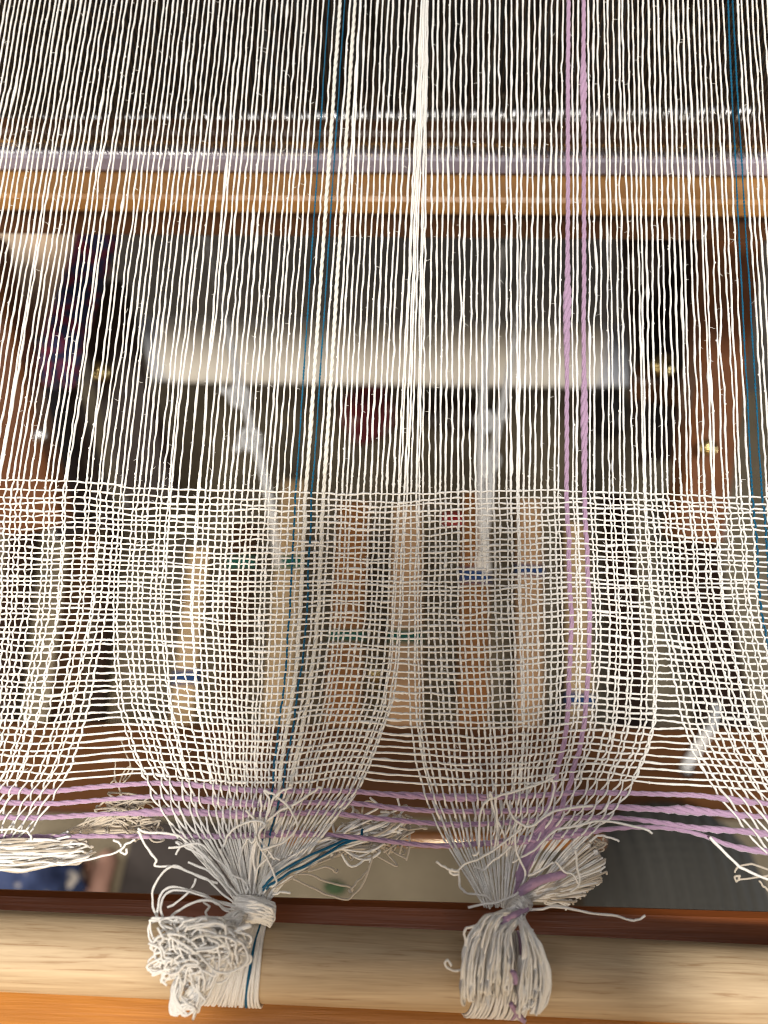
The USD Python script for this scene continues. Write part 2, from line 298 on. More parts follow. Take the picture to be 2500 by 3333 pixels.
# ------------------------------------------------------------------ treadles on their way under the front board
def treadle(label, f, b, mat, tape=None, tmat=None, z=.10, th=.018):
    """f, b: (x left, x right, y) at the near and the far end, read on the photograph"""
    fl, fr = at_z(f[0], f[2], z), at_z(f[1], f[2], z); bl, br = at_z(b[0], b[2], z), at_z(b[1], b[2], z)
    t = thing('treadle', label, 'treadle', 'treadles under the loom')
    A, B = (fl + fr) / 2, (bl + br) / 2; w = (np.linalg.norm(fr - fl) + np.linalg.norm(br - bl)) / 2
    dn = nrm(B - A); A2 = A - dn * .05
    obj('board', beam(A2 - ZU * th / 2, B - ZU * th / 2, ZU, th, w, .003), mat, t)
    if tape:
        ta, tb = (at_z((f[0] + f[1]) / 2, y, z) for y in tape); ua, ub = (ta - A) @ dn, (tb - A) @ dn
        obj('tape', beam(A + dn * ua - ZU * (th / 2 - .0006), A + dn * ub - ZU * (th / 2 - .0006), ZU, th + .001, w + .003, .001), tmat, t)
    return t
treadle('tan treadle with blue tape near its pale end, leftmost of the treadles', (548, 632, 2325), (620, 678, 1780), M_tany, (2228, 2182), M_blue)
treadle('dark brown treadle with green tape between the two tan treadles', (690, 795, 2330), (755, 830, 1700), M_browny, (1852, 1815), M_green)
treadle('long tan treadle with green tape left of the teal threads', (848, 955, 2335), (925, 990, 1560), M_tany, (1852, 1808), M_green)
treadle('orange brown treadle with green tape below the left weaving', (1055, 1172, 2330), (1110, 1200, 1630), M_orangey, (2088, 2050), M_green)
treadle('peach treadle with green tape next to the brass hook', (1262, 1375, 2335), (1285, 1370, 1640), M_peachy, (2092, 2050), M_green, z=.102)
treadle('orange treadle with blue tape in the middle of the right weaving', (1492, 1592, 2345), (1510, 1590, 1600), M_orangey, (1895, 1850), M_blue)
treadle('peach treadle with blue tape between orange treadle and lilac yarns', (1682, 1775, 2345), (1690, 1760, 1620), M_peachy, (1872, 1838), M_blue)
treadle('tan treadle with low blue tape behind the lilac yarns', (1848, 1935, 2345), (1845, 1910, 1700), M_tany, (2298, 2255), M_blue)
treadle('dark reddish brown treadle at left behind the woven band', (150, 260, 2330), (240, 320, 1650), M_browny)
for (x0, x1, y0, x2, x3, y1, lab) in ((-40, 60, 2330, 60, 140, 1600, 'black loom rail at the far left behind the weaving'), (285, 345, 2330, 350, 400, 1680, 'narrow black loom rail left of the blue taped tan treadle'),
        (2000, 2110, 2345, 1950, 2040, 1620, 'dark loom rail right of the lilac yarns behind the weaving'), (2270, 2440, 2350, 2160, 2290, 1620, 'broad dark loom rail at the right edge behind the weaving')):
    z = .125; a, b = (at_z(x0, y0, z) + at_z(x1, y0, z)) / 2, (at_z(x2, y1, z) + at_z(x3, y1, z)) / 2; w = np.linalg.norm(at_z(x0, y0, z) - at_z(x1, y0, z))
    t = thing('loom_rail', lab, 'rail'); obj('board', beam(a + nrm(a - b) * .05, b, ZU, .03, w, .003), M_darkleg, t)
tag(obj('red_tag', cbox(at_z(1475, 1690, .115), (.018, .012, .006), None, .003), plain('red_plastic', (.35, .01, .012), .4)), 'small red tag beside the orange treadle', 'tag')
t = thing('brass_hook', 'small brass screw hook standing between two treadles', 'hook')
hp = at_z(1222, 2200, .13)
obj('shank', tube(np.array([hp - ZU * .06, hp]), .004, 10), M_brass, t, True)
obj('head', ball(hp + ZU * .004, (.008, .008, .012)), M_brass, t, True)

# front board and the lacquered bar in front of it
zbr = .27
t = thing('front_board', 'wide brown wooden front board of the loom below the weaving', 'board')
pA, pB = at_z(-150, 2348, zbr), at_z(2650, 2372, zbr); pC = at_z(1250, 2642, zbr); w = abs(pC[1] - (pA[1] + pB[1]) / 2)
xd = nrm(pB - pA); yd = np.cross(ZU, xd)
bm = beam(pA - yd * w / 2 - ZU * .011, pB - yd * w / 2 - ZU * .011, ZU, .022, w, .003)
obj('board', bm, wood('front_board_wood', (.085, .031, .010), (.16, .064, .021), 'x', .33, .5), t)
hc = at_z(2235, 2505, zbr + .0012)
obj('hole', trimesh.creation.cylinder(.0085, .002, sections=24, transform=trimesh.transformations.translation_matrix(hc)), M_black, t)
t = thing('hole_cord', 'thick grey white cord coming out of the hole in the front board', 'cord')
obj('line', plied(catmull([hc - ZU * .0, hc + ZU * .006 + EY * .004, at_z(2275, 2430, zbr + .02), at_z(2310, 2370, zbr + .02), at_z(2330, 2300, .2)], 50), .0058, .02, 3, 7), M_cord, t, True)
t = thing('lacquered_bar', 'glossy orange round bar behind the knots with a bright highlight', 'bar')
za = .42; pA, pB = at_z(930, 2722, za), at_z(1945, 2737, za)
obj('bar', tube(np.linspace(pA, pB, 20), float(27 / F * ((C - pA) @ BACK)), 24), wood('lacquer_wood', (.32, .12, .03), (.46, .20, .06), 'x', .1, .5, 1.), t, True)
obj('end_cap', ball(pB, float(28 / F * ((C - pA) @ BACK))), M_orangey, t, True)
tag(obj('floor_shade', cbox(at_z(610, 2830, .008), (.085, .06, .006), None, .004), plain('carpet_shade', (.045, .036, .033), .9)), 'dark brown sheet standing in for shade on the carpet beneath the left knot', 'shade_sheet')  # thin sheet, its dark colour stands in for shade on the carpet
blob('green_leaf_scrap', 'tiny dark green scrap on the carpet beside the left knot', 'scrap', 1090, 2890, (.014, .008, .006), M_green_spot, 4, .3)

# grey ribbed cushion
t = thing('ribbed_cushion', 'dark grey ribbed knit cushion rising behind the right knot', 'cushion')
cc = at_z(2195, 2945, .30); m = trimesh.creation.icosphere(5); V = m.vertices.copy()
V = np.sign(V) * np.abs(V) ** .9
V = V * np.array([.085, .092, .07]); V *= 1.0
V[:, 2] += .0022 * np.sin(V[:, 0] / .0042 * 2) * (V[:, 2] > 0)
V[:, 2] += .0004 * np.sin(V[:, 1] / .003 * 2)
m.vertices = V + cc; obj('cover', m, M_rib, t, True)
obj('base', cbox(cc - ZU * .155, (.07, .07, .14), None, .01), M_darkleg, t)

# the weaver's feet on the carpet
import manifold3d as m3
def bones(chain, edge=.006):
    parts = []
    for (a, ra), (b_, rb) in chain:
        pts = np.vstack([trimesh.creation.icosphere(1).vertices * ra + a, trimesh.creation.icosphere(1).vertices * rb + b_])
        parts.append(m3.Manifold.hull_points(pts.astype(np.float32)))
    m = m3.Manifold.batch_boolean(parts, m3.OpType.Add).refine_to_length(edge); me = m.to_mesh()
    t_ = trimesh.Trimesh(me.vert_properties[:, :3], me.tri_verts, process=True); trimesh.smoothing.filter_taubin(t_, iterations=12); return t_
pe = thing('person', 'person standing at the loom, bare feet and navy printed hem showing below the beam', 'person')
f0 = at_z(345, 2800, .02); ch = []
ax = np.array([0, 1., 0])
def foot(x0, y0, s):
    c = []
    for k, (dx, ln, rr) in enumerate(((.0, 0., .014), (.026, -.006, .0095), (.045, -.014, .009), (.062, -.024, .0085), (.077, -.037, .008))):
        tip = np.array([x0 + s * dx, y0 + ln, rr + .003]); kn = tip + [-s * dx * .1, -.03, .008]; ball_ = np.array([x0 + s * dx * .85, y0 - .065 + ln * .5, .022])
        c += [((tip, rr), (kn, rr * 1.05)), ((kn, rr * 1.05), (ball_, .018))]
    heel = np.array([x0 + s * .03, y0 - .23, .032]); ank = np.array([x0 + s * .03, y0 - .19, .085]); mid = np.array([x0 + s * .032, y0 - .11, .045])
    for dx in (.0, .026, .045, .062): c.append(((np.array([x0 + s * dx * .85, y0 - .07, .022]), .018), (mid, .03)))
    c += [((mid, .03), (ank, .036)), ((heel, .03), (ank, .036)), ((mid, .03), (heel, .03)), ((ank, .036), (ank + [0, -.04, .30], .05))]
    return c
ph0 = C + BACK * .012 + RIGHT * .010 + UP * -.058                      # the phone in the right hand
hp_ = lambda r, u, b: ph0 + RIGHT * r + UP * u + BACK * b
hand = []
for (u, ln) in ((-.012, .006), (-.033, .008), (-.054, .006), (-.073, -.002)):   # four fingers across the back and round the far edge
    k0, k1, k2, k3 = hp_(.026, u - .012, -.020), hp_(-.012, u - .004, -.021), hp_(-.044 - ln, u, -.013), hp_(-.047 - ln * .4, u + .002, .011)
    hand += [((k0, .0105), (k1, .0095)), ((k1, .0095), (k2, .0085)), ((k2, .0085), (k3, .0075))]
pal = [hp_(.026, -.022, -.022), hp_(.034, -.085, -.022), hp_(.052, -.055, -.010), hp_(.058, -.105, -.004)]
hand += [((pal[0], .013), (pal[1], .016)), ((pal[0], .013), (pal[2], .015)), ((pal[1], .016), (pal[2], .016)), ((pal[1], .016), (pal[3], .020)), ((pal[2], .016), (pal[3], .020))]
hand += [((pal[2], .014), (hp_(.052, -.012, .002), .0105)), ((hp_(.052, -.012, .002), .0105), (hp_(.044, .016, .012), .0085))]
hand += [((pal[3], .022), (hp_(.075, -.17, .02), .026)), ((hp_(.075, -.17, .02), .026), (hp_(.13, -.38, .14), .042))]
obj('body', bones(foot(f0[0], f0[1], -1)), M_skin, pe, True)
obj('hand', bones(hand, .004), M_skin, pe, True)
hm = at_z(120, 2885, .06); m = trimesh.creation.icosphere(4); d = meshkit.fbm(m.vertices * 3, 3, 4) - .5
m.vertices = m.vertices * (1 + .35 * d[:, None]) * np.array([.058, .05, .05]) + hm; obj('trouser_hem', m, M_navy, pe, True, label='navy trouser hem printed with white and red')

# ================================================================== the apron rod and the breast beam
A0, A1 = at_d(-300, 3092 - 14, .2335), at_d(2800, 3206 + 14, .2335)
RX = nrm(A1 - A0); RR = 114 / F * .2335
t = thing('apron_rod', 'thick pale wooden rod that the knots are tied to', 'rod')
obj('dowel', tube(np.linspace(A0, A1, 40), RR, 64), M_rod, t, True)
zbeam = float(min(A0[2], A1[2]) - RR - .0012)
e0, e1 = at_z(-300, 2877, zbeam), at_z(2800, 2967, zbeam); xd = nrm(e1 - e0); yd = np.cross(ZU, xd)
def plank(y0, y1, dz, th):
    prof = [(y0, -.004), (y0 - .0008, -.0012), (y0 - .003, 0), (y1 + .006, 0), (y1 + .002, -.002), (y1, -.006), (y1, -th), (y0, -th)]
    v = np.array([p + yd * y + ZU * (z + dz) for p in (e0, e1) for (y, z) in prof]); return trimesh.Trimesh(v, process=False).convex_hull
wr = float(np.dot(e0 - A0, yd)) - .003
t = thing('beam_rear_shade', 'dark reddish brown board standing in for the shaded beam behind the pale rod', 'rail')  # added dark board, shade on the beam's rear put into its colour
obj('board', plank(0, -wr, 0, .03), wood('shaded_beam_wood', (.085, .022, .006), (.18, .050, .012), 'x', .35, 2., .3), t, 20)
t = thing('breast_beam', 'golden orange varnished breast beam under the pale rod at the bottom', 'beam')
obj('board', plank(-wr - .001, -wr - .085, 0, .045), M_beam, t, 20)
CA = (A0 + A1) / 2
def rod_at(px, ang, lift):
    """a point lift above the rod's skin at image column px; ang 0 faces the viewer, positive turns towards the picture's foot"""
    u = (np.asarray(px, float) - 1250) / F * .2335; base = CA + u[..., None] * RX / (RX @ RIGHT)
    back = nrm(BACK - RX * (BACK @ RX)); dn = np.cross(RX, back); dn = dn if dn @ UP < 0 else -dn
    a = np.asarray(ang, float)
    return base + (RR + np.asarray(lift))[..., None] * (np.cos(a)[..., None] * back + np.sin(a)[..., None] * dn)

# ================================================================== warp and weft
s_ = 625 / 1659
c1 = [8, 25, 90, 138, 185, 228, 285, 340, 425, 470, 515, 585, 605, 690, 770, 808, 873, 900, 960, 1015, 1070, 1103, 1180, 1220, 1270, 1312, 1385, 1425, 1475, 1498, 1563, 1645]
c2 = [68, 82, 135, 182, 248, 297, 348, 393, 458, 505, 553, 612, 657, 693, 750, 802, 857, 912, 950, 1003, 1057, 1102, 1153, 1203, 1262, 1308, 1350, 1390, 1447, 1500, 1552, 1602, 1648]
c3 = [35, 90, 133, 150, 186, 206, 240, 286, 306, 337, 392, 443, 487, 533, 583, 642, 683, 742, 792, 842, 887, 950, 996, 1060, 1095, 1150, 1165, 1208, 1255, 1305, 1360, 1418, 1470, 1508, 1577, 1632]
c4 = [5, 70, 122, 158, 235, 288, 318, 383, 415, 490, 530, 582, 600, 642, 687, 745, 788, 848, 898, 958, 990, 1060, 1102, 1170, 1190, 1265, 1305, 1378, 1412, 1480, 1508, 1590, 1632]
x15 = np.concatenate([np.array(c) * s_ + 625 * k for k, c in enumerate((c1, c2, c3, c4))])
EL, ER = 16, 11
xl = x15[0] - np.cumsum(19 + rng.normal(0, 2.5, EL)); xr = x15[-1] + np.cumsum(18.5 + rng.normal(0, 2.5, ER))
x15 = np.concatenate([xl[::-1], x15, xr]); NT = len(x15); I0 = EL
idx = np.arange(NT) - I0
xtop = np.interp(idx, [-16, 0, 49, 53, 55, 66, 67, 74, 75, 99, 102, 131, 132, 143], [-37, 228, 1063, 1115, 1149, 1350, 1367, 1393, 1409, 1849, 1899, 2374, 2388, 2570]) + rng.normal(0, 1.3, NT)
kind = np.array(['cotton'] * NT, dtype=object)
for k in (49, 52, 131, 132): kind[k + I0] = 'teal'
for k in (51, 54): kind[k + I0] = 'thick'
for k in (99, 102): kind[k + I0] = 'lilac'
for k, v in {49: 1063, 50: 1081, 51: 1100, 52: 1115, 53: 1133, 54: 1149, 55: 1167}.items(): xtop[k + I0] = v
slope = (x15 - xtop) / 1400.
lin = lambda i, y: x15[i] + slope[i] * (y - 1510)
# bundles: first thread, last thread, left and right edge as the picture shows them, knot
Y0 = 1620.
groups = [(0, I0 + 19, None, [(1750, 366), (1900, 355), (2000, 344), (2150, 318), (2300, 290), (2400, 262), (2500, 228), (2600, 172), (2700, 105), (2790, 10)], (-60, 2800)),
    (I0 + 20, I0 + 70, [(1750, 384), (1900, 372), (2000, 370), (2150, 374), (2300, 387), (2475, 440), (2620, 510), (2700, 562), (2795, 648), (2960, 800)],
        [(1750, 1318), (1900, 1312), (2000, 1307), (2150, 1297), (2283, 1277), (2415, 1233), (2574, 1166), (2640, 1113), (2780, 1000), (2960, 850)], (825, 2962)),
    (I0 + 71, I0 + 113, [(1750, 1338), (1900, 1333), (2000, 1331), (2150, 1329), (2349, 1335), (2481, 1355), (2614, 1392), (2733, 1445), (2900, 1550), (2990, 1600)],
        [(1750, 2112), (1900, 2122), (2000, 2130), (2150, 2138), (2349, 2134), (2448, 2108), (2561, 2055), (2647, 1995), (2780, 1850), (2960, 1690)], (1680, 2955)),
    (I0 + 114, NT - 1, [(1750, 2134), (1900, 2142), (2000, 2154), (2150, 2184), (2350, 2223), (2449, 2256), (2576, 2331), (2636, 2377), (2754, 2470), (2870, 2600)], None, (2680, 2880))]
grp = np.zeros(NT, int)
for g, (a, b, *_r) in enumerate(groups): grp[a:b + 1] = g
def xat(i, y):
    """image column of thread i at image row y (arrays)"""
    y = np.asarray(y, float); a, b, Lt, Rt, kn = groups[grp[i]]
    xi0 = lin(i, Y0); l0, r0 = lin(a, Y0), lin(b, Y0); f = (xi0 - l0) / (r0 - l0)
    if Lt is None: Lt = [(yy, l0 + (xx - r0) * .25) for yy, xx in Rt[:-1]] + [(Rt[-1][0], -130)]
    if Rt is None: Rt = [(yy, r0 + (xx - l0) * .9) for yy, xx in Lt[:-1]] + [(Lt[-1][0], 2760)]
    L = np.interp(y, [Y0] + [p[0] for p in Lt], [l0] + [p[1] for p in Lt]); Rr = np.interp(y, [Y0] + [p[0] for p in Rt], [r0] + [p[1] for p in Rt])
    g = np.clip((y - 2000) / 500, 0, 1); f2 = f + g * .11 * np.sin(2 * np.pi * f) * (.5 if grp[i] == 2 else 1.) * (-1)
    f2 = f - g * (-.035) * np.sin(2 * np.pi * f)
    return np.where(y < Y0, lin(i, y), L + (Rr - L) * f2)
# weft rows: image row r at column x, from two measured columns and the first and last row
ra = np.array([1567, 1594, 1620, 1641.5, 1661, 1680, 1699, 1719.5, 1739, 1759, 1780.5, 1798.6, 1818, 1834, 1852, 1872, 1889, 1906, 1924, 1941, 1959, 1980.5, 1998.6, 2015.6, 2036, 2057, 2077.5, 2098, 2119, 2144, 2168, 2191, 2212, 2233, 2255, 2275, 2297.5, 2320, 2343, 2367, 2388, 2411, 2434, 2456, 2483, 2508, 2533])
rb = np.array([1601.5, 1624.6, 1640, 1655, 1675, 1695, 1715, 1735, 1758, 1776, 1795, 1813, 1830, 1850.6, 1872, 1890, 1906, 1922, 1940, 1958, 1977, 1997.5, 2017, 2037, 2060, 2081, 2106, 2125, 2149, 2169, 2191, 2215, 2237, 2263, 2286, 2312, 2331, 2353, 2373.5, 2399, 2422.5, 2445, 2468, 2490.6, 2513, 2538, 2559])
fa, fb = (ra - ra[0]) / (ra[-1] - ra[0]), (rb - rb[0]) / (rb[-1] - rb[0])
topl = [(-400, 1560), (0, 1565), (275, 1567), (420, 1585), (700, 1597), (1050, 1601), (1230, 1612), (1330, 1606), (1575, 1601), (1830, 1598), (2200, 1610), (2500, 1617), (2900, 1625)]
botl = [(-400, 2545), (0, 2535), (130, 2546), (275, 2533), (450, 2517), (600, 2532), (840, 2556), (1000, 2545), (1120, 2524), (1300, 2548), (1575, 2559), (1750, 2548), (1900, 2525), (2000, 2541), (2300, 2560), (2500, 2575), (2900, 2590)]
lil = [[(-300, 2555), (0, 2568), (150, 2581), (301, 2562), (497, 2547), (678, 2558), (814, 2575), (1000, 2574), (1160, 2572), (1250, 2585), (1476, 2597), (1702, 2592), (1928, 2577), (2079, 2585), (2305, 2587), (2380, 2607), (2500, 2615), (2850, 2640)],
    [(-300, 2600), (0, 2611), (150, 2618), (339, 2603), (490, 2592), (618, 2600), (814, 2618), (980, 2612), (1130, 2611), (1250, 2626), (1438, 2641), (1627, 2641), (1853, 2630), (2003, 2624), (2154, 2637), (2230, 2634), (2342, 2649), (2500, 2660), (2850, 2690)],
    [(-300, 2655), (0, 2660), (150, 2664), (301, 2652), (467, 2645), (565, 2640), (753, 2652), (900, 2650), (1055, 2641), (1250, 2665), (1438, 2685), (1589, 2682), (1777, 2667), (1928, 2660), (2079, 2667), (2230, 2690), (2305, 2701), (2380, 2698), (2500, 2716), (2850, 2750)],
    [(-300, 2730), (0, 2724), (150, 2722), (339, 2722), (527, 2725), (753, 2722), (980, 2710), (1093, 2720), (1250, 2735), (1401, 2753), (1551, 2748), (1702, 2735), (1853, 2716), (2003, 2692), (2154, 2690), (2267, 2709), (2342, 2739), (2418, 2773), (2500, 2770), (2850, 2800)]]
NW, NR = len(ra), len(ra) + 4
rowwob = [(rng.normal(0, 2.2, 40), rng.random() * 30) for _ in range(NR)]
def smoothpl(x, pts):
    p = np.array(pts, float); y = 0
    for o in (-60, -20, 20, 60): y = y + np.interp(x + o, p[:, 0], p[:, 1]) * .25
    return y
def yrow(r, x):
    x = np.asarray(x, float)
    if r >= NW: return smoothpl(x, lil[r - NW])
    k = np.clip((x - 275) / 1300, 0, 1); f = fa[r] * (1 - k) + fb[r] * k
    g, o = rowwob[r]; u = (x + 500) / 95 + o * 0; i = np.clip(u.astype(int), 0, 37); t = u - i; t = t * t * (3 - 2 * t)
    return smoothpl(x, topl) * (1 - f) + smoothpl(x, botl) * f + (g[i] * (1 - t) + g[i + 1] * t)
# crossings
X = np.zeros((NT, NR)); Yc = np.zeros((NT, NR))
jig = np.zeros((NT, NR))
for i in range(NT):
    a = wob(NW, 3.0, 1.25); jig[i, :NW] = a; jig[i, NW:] = a[-1] * np.array([.8, .6, .4, .2])
for i in range(NT):
    y = np.array([yrow(r, np.array([x15[i]]))[0] for r in range(NR)])
    for _ in range(4):
        x = xat(i, y) + jig[i]; y = np.array([yrow(r, x[r:r + 1])[0] for r in range(NR)])
    X[i], Yc[i] = x, y
PX = F / .25                                      # pixels of the photograph per metre on the warp
rc = 6.4 / 2 / PX                                 # radius of a cotton end
RAD = {'cotton': rc, 'teal': 7.5 / 2 / PX, 'thick': 14 / 2 / PX, 'lilac': 15.5 / 2 / PX}
AMP = .00042
bump = lambda x, y: .0012 * (meshkit.fbm(np.stack([np.asarray(x) / 260., np.asarray(y) / 260., 0 * np.asarray(x)], -1), 2, 7) - .5)
cloth = thing('weaving', 'open gauze weaving of white cotton with lilac and teal stripes stretched on the loom', 'weaving')
def nubs(P, r, n, rr):
    out = []
    for _ in range(n):
        k = int(rr.integers(3, len(P) - 3)); p = P[k]; d = nrm(RIGHT * rr.choice([-1, 1]) * (.4 + rr.random()) + UP * rr.normal(0, .6) + BACK * rr.normal(0, .4))
        if rr.random() < .45:
            m = trimesh.creation.icosphere(1); out.append((m.vertices * r * (.5 + .6 * rr.random()) * np.array([1, 1.5, 1]) + p + d * r * .9, m.faces))
        else:
            L = r * (1.5 + 3.5 * rr.random()); q = d + rr.normal(0, .5, 3); out.append(tube(np.array([p, p + d * L * .6, p + d * L * .8 + q * L * .35]), np.array([r * .35, r * .25, r * .12]), 3))
    return out
for i in range(NT):
    kd = kind[i]; r0 = RAD[kd]; a, b, Lt, Rt, kn = groups[grp[i]]
    yend = 2800. if grp[i] in (0, 3) else 2945.
    y = np.concatenate([np.arange(-190, 1540, 11.), np.linspace(1540, Yc[i, NW - 1], NW * 6), np.linspace(Yc[i, NW - 1], Yc[i, -1], 40)[1:], np.linspace(Yc[i, -1], yend, 22)[1:]])
    ph = np.interp(y, Yc[i], np.arange(NR), left=-2, right=NR + 1)
    base = xat(i, y); jx = np.interp(y, np.concatenate([[1510], Yc[i], [yend]]), np.concatenate([[0], jig[i], [0]]))
    n = len(y); up = np.clip((1560 - y) / 60, 0, 1)
    soft = {'cotton': 1., 'teal': .35, 'thick': .4, 'lilac': .3}[kd]
    x = base + jx + up * soft * (wob(n, 3, .9) + wob(n, 12, .95)) * np.clip((y + 190) / 300, 0, 1) + (1 - up) * soft * wob(n, 3, .5)
    if kd == 'cotton' and rng.random() < .12:      # a few ends sag against a neighbour
        yc_ = rng.uniform(250, 1450); x = x + rng.choice([-1, 1]) * rng.uniform(5, 9) * np.exp(-((y - yc_) / rng.uniform(50, 120)) ** 2)
    am = np.where(ph < 0, 0, np.where(ph <= NW - 1, AMP, np.where(ph <= NR - 1, .0013, 0)))
    am = am * np.clip(ph + 1, 0, 1)
    off = am * np.cos(np.pi * (np.maximum(ph, 0) + i)) * (.45 if kd in ('thick', 'lilac') else 1.)
    if 66 <= i - I0 <= 74: off = off + (i % 3 - 1) * .0007 * up
    fin = np.clip((y - Yc[i, -1]) / (yend - Yc[i, -1]), 0, 1)
    off = off + fin * rng.uniform(-.002, .0035) + bump(x, y)
    P = wp(x, y, off)
    z_ = 1 + .10 * wob(n, 1.6, 1) + .10 * wob(n, 7, 1)
    if kd == 'cotton':
        for _ in range(rng.integers(1, 4)):
            k0 = rng.uniform(0, n); z_ = z_ + rng.uniform(.25, .75) * np.exp(-((np.arange(n) - k0) / rng.uniform(1.2, 5)) ** 2)
        pinch = 1.
        rad = r0 * rng.uniform(.9, 1.12) * np.clip(z_, .7, 2.1) * np.where(ph > -.5, .95, 1.04)
        parts = [tube(P, rad, 6)] + nubs(P[:180], r0, int(rng.integers(6, 15)), rng) + nubs(P[180:], r0, int(rng.integers(1, 5)), rng)
        obj('warp_thread', join(parts), M_cot[int(rng.integers(3))], cloth, True)
    elif kd == 'teal': obj('warp_thread', plied(P, r0, .0028, 2, 5, rng.random() * 6), M_teal, cloth, True, 'thin teal warp thread')
    elif kd == 'thick': obj('warp_thread', plied(P, r0 * (1 + .06 * wob(n, 9, 1)), .0095, 3, 6), M_thick, cloth, True, 'thick plied white warp yarn')
    else:
        fat = np.ones(n)
        for (yy, ww, hh_) in ([(1010, 75, .75), (960, 40, .4), (1120, 50, .35), (880, 30, .25)] if i == 99 + I0 else [(290, 45, .75), (1320, 80, .55), (390, 40, .4), (230, 40, .35), (1400, 60, .4), (1500, 40, .3)]): fat += hh_ * np.exp(-((y - yy) / ww) ** 2)
        obj('warp_thread', plied(P, r0 * fat, .0125, 3, 7, rng.random() * 6), M_lilac, cloth, True, 'thick lilac warp yarn with slubs')
for r in range(NR):
    o = np.argsort(X[:, r]); xs, ii = X[o, r], np.argsort(np.argsort(X[:, r]))
    wide = r >= NW
    xx = np.concatenate([np.linspace(xs[k], xs[k + 1], 5 if xs[k + 1] - xs[k] < 40 else 24)[:-1] for k in range(NT - 1)]); n = len(xx)
    q = np.interp(xx, xs, o.astype(float)) if not wide else np.interp(xx, xs, np.arange(NT))
    yy = yrow(r, xx)
    if not wide:
        yy = yy + wob(n, 4, .7) + wob(n, 12, .8)
        off = -AMP * np.cos(np.pi * (q + r)) + bump(xx, yy)
        z_ = 1 + .10 * wob(n, 2, 1) + .10 * wob(n, 9, 1)
        for _ in range(rng.integers(3, 8)):
            k0 = rng.uniform(0, n); z_ = z_ + rng.uniform(.2, .7) * np.exp(-((np.arange(n) - k0) / rng.uniform(1.5, 6)) ** 2)
        P = wp(xx, yy, off); rad = rc * rng.uniform(.9, 1.08) * np.clip(z_, .7, 2.)
        obj('weft_thread', join([tube(P, rad, 6)] + nubs(P, rc, 10, rng)), M_cot[int(rng.integers(3))], cloth, True)
    else:
        j = r - NW; fat = 1 + .06 * wob(n, 10, 1)
        for (a, w_, h_) in ([(40, 60, .55), (1350, 70, .35), (1500, 90, .5), (2400, 60, .35)], [(700, 50, .6), (820, 60, .5), (2240, 70, 1.1), (2060, 50, .4), (2380, 60, .5)], [(500, 70, .75), (640, 50, .5), (770, 50, .7), (2330, 50, .55), (2460, 50, .5)], [(900, 60, .5), (1700, 60, .7), (1860, 60, .6), (2450, 60, .5)])[j]: fat += h_ * np.exp(-((xx - a) / w_) ** 2)
        P = wp(xx, yy, -.0005 * np.cos(np.pi * (q + r)) + bump(xx, yy))
        P = P[::2]; fat = fat[::2]
        obj('weft_yarn', plied(P, 16. / 2 / PX * fat, .0135, 3, 7, rng.random() * 6), M_lilac, cloth, True, ('topmost lilac header yarn', 'second lilac header yarn from the top', 'third lilac header yarn from the top', 'lowest lilac header yarn')[j])

# ================================================================== knots, loops and loose ends
rs = rc * 1.04
def strand(pts, parent, name='strand', m=None, r=rs, label=None, n=None, wig=1.):
    """pts: (x, y, height towards the viewer in mm) on the photograph"""
    p = np.array(pts, float); n = n or max(14, int(5 * len(p)))
    c = catmull(p, n); ends = np.minimum(np.arange(n), np.arange(n)[::-1]) > 0
    c[:, 0] += wob(n, 3, 1.5 * wig) * ends; c[:, 1] += wob(n, 3, 1.5 * wig) * ends
    P = near(c[:, 0], c[:, 1], c[:, 2] / 1000)
    return obj(name, tube(P, r * (1 + .08 * wob(n, 2, 1)), 6), m or M_cot[random.randrange(3)], parent, True, label)
cB = lambda l, h0, h1: [(400 + .4822 * x, 2450 + .4822 * y, h0 + (h1 - h0) * k / max(1, len(l) - 1)) for k, (x, y) in enumerate(l)]
cC = lambda l, h0, h1: [(1350 + .4822 * x, 2450 + .4822 * y, h0 + (h1 - h0) * k / max(1, len(l) - 1)) for k, (x, y) in enumerate(l)]
U = lambda a, b: random.uniform(a, b)

KB = thing('knotted_bundle', 'left knotted warp bundle with teal strand and curly loops lying over the rod', 'knot', 'knotted warp bundles')
KC = thing('knotted_bundle', 'right knotted warp bundle with a lilac strand, its tail hanging straight over the rod', 'knot', 'knotted warp bundles')
def anchors(K, tops, bots, n, special=None, ang0=-1.8, ang1=2.2):
    for k in range(n):
        f = (k + .5) / n; lift = rs * (1. + 1.6 * (k % 2)); a = np.linspace(ang0, ang1, 34); s = np.clip((a - ang0) / (1.5 - ang0), 0, 1); s = s * s * (3 - 2 * s) * .5 + s * .5
        px = (tops[0] + (tops[1] - tops[0]) * f) * (1 - s) + (bots[0] + (bots[1] - bots[0]) * f) * s + wob(34, 6, 1.6)
        m, lab = (special or {}).get(k, (None, None))
        obj('anchor_strand', tube(rod_at(px, a, np.full(34, lift)), rs * (1.25 if m is None else 1.5), 6), m or M_cot[k % 3], K, True, lab)
anchors(KB, (795, 858), (630, 866), 40, {31: (M_teal, 'teal strand wrapped over the rod'), 5: (M_thick, None)})
anchors(KC, (1570, 1712), (1500, 1690), 34, {27: (M_lilac, 'lilac strand wrapped over the rod'), 28: (M_lilac, 'lilac strand wrapped over the rod')})
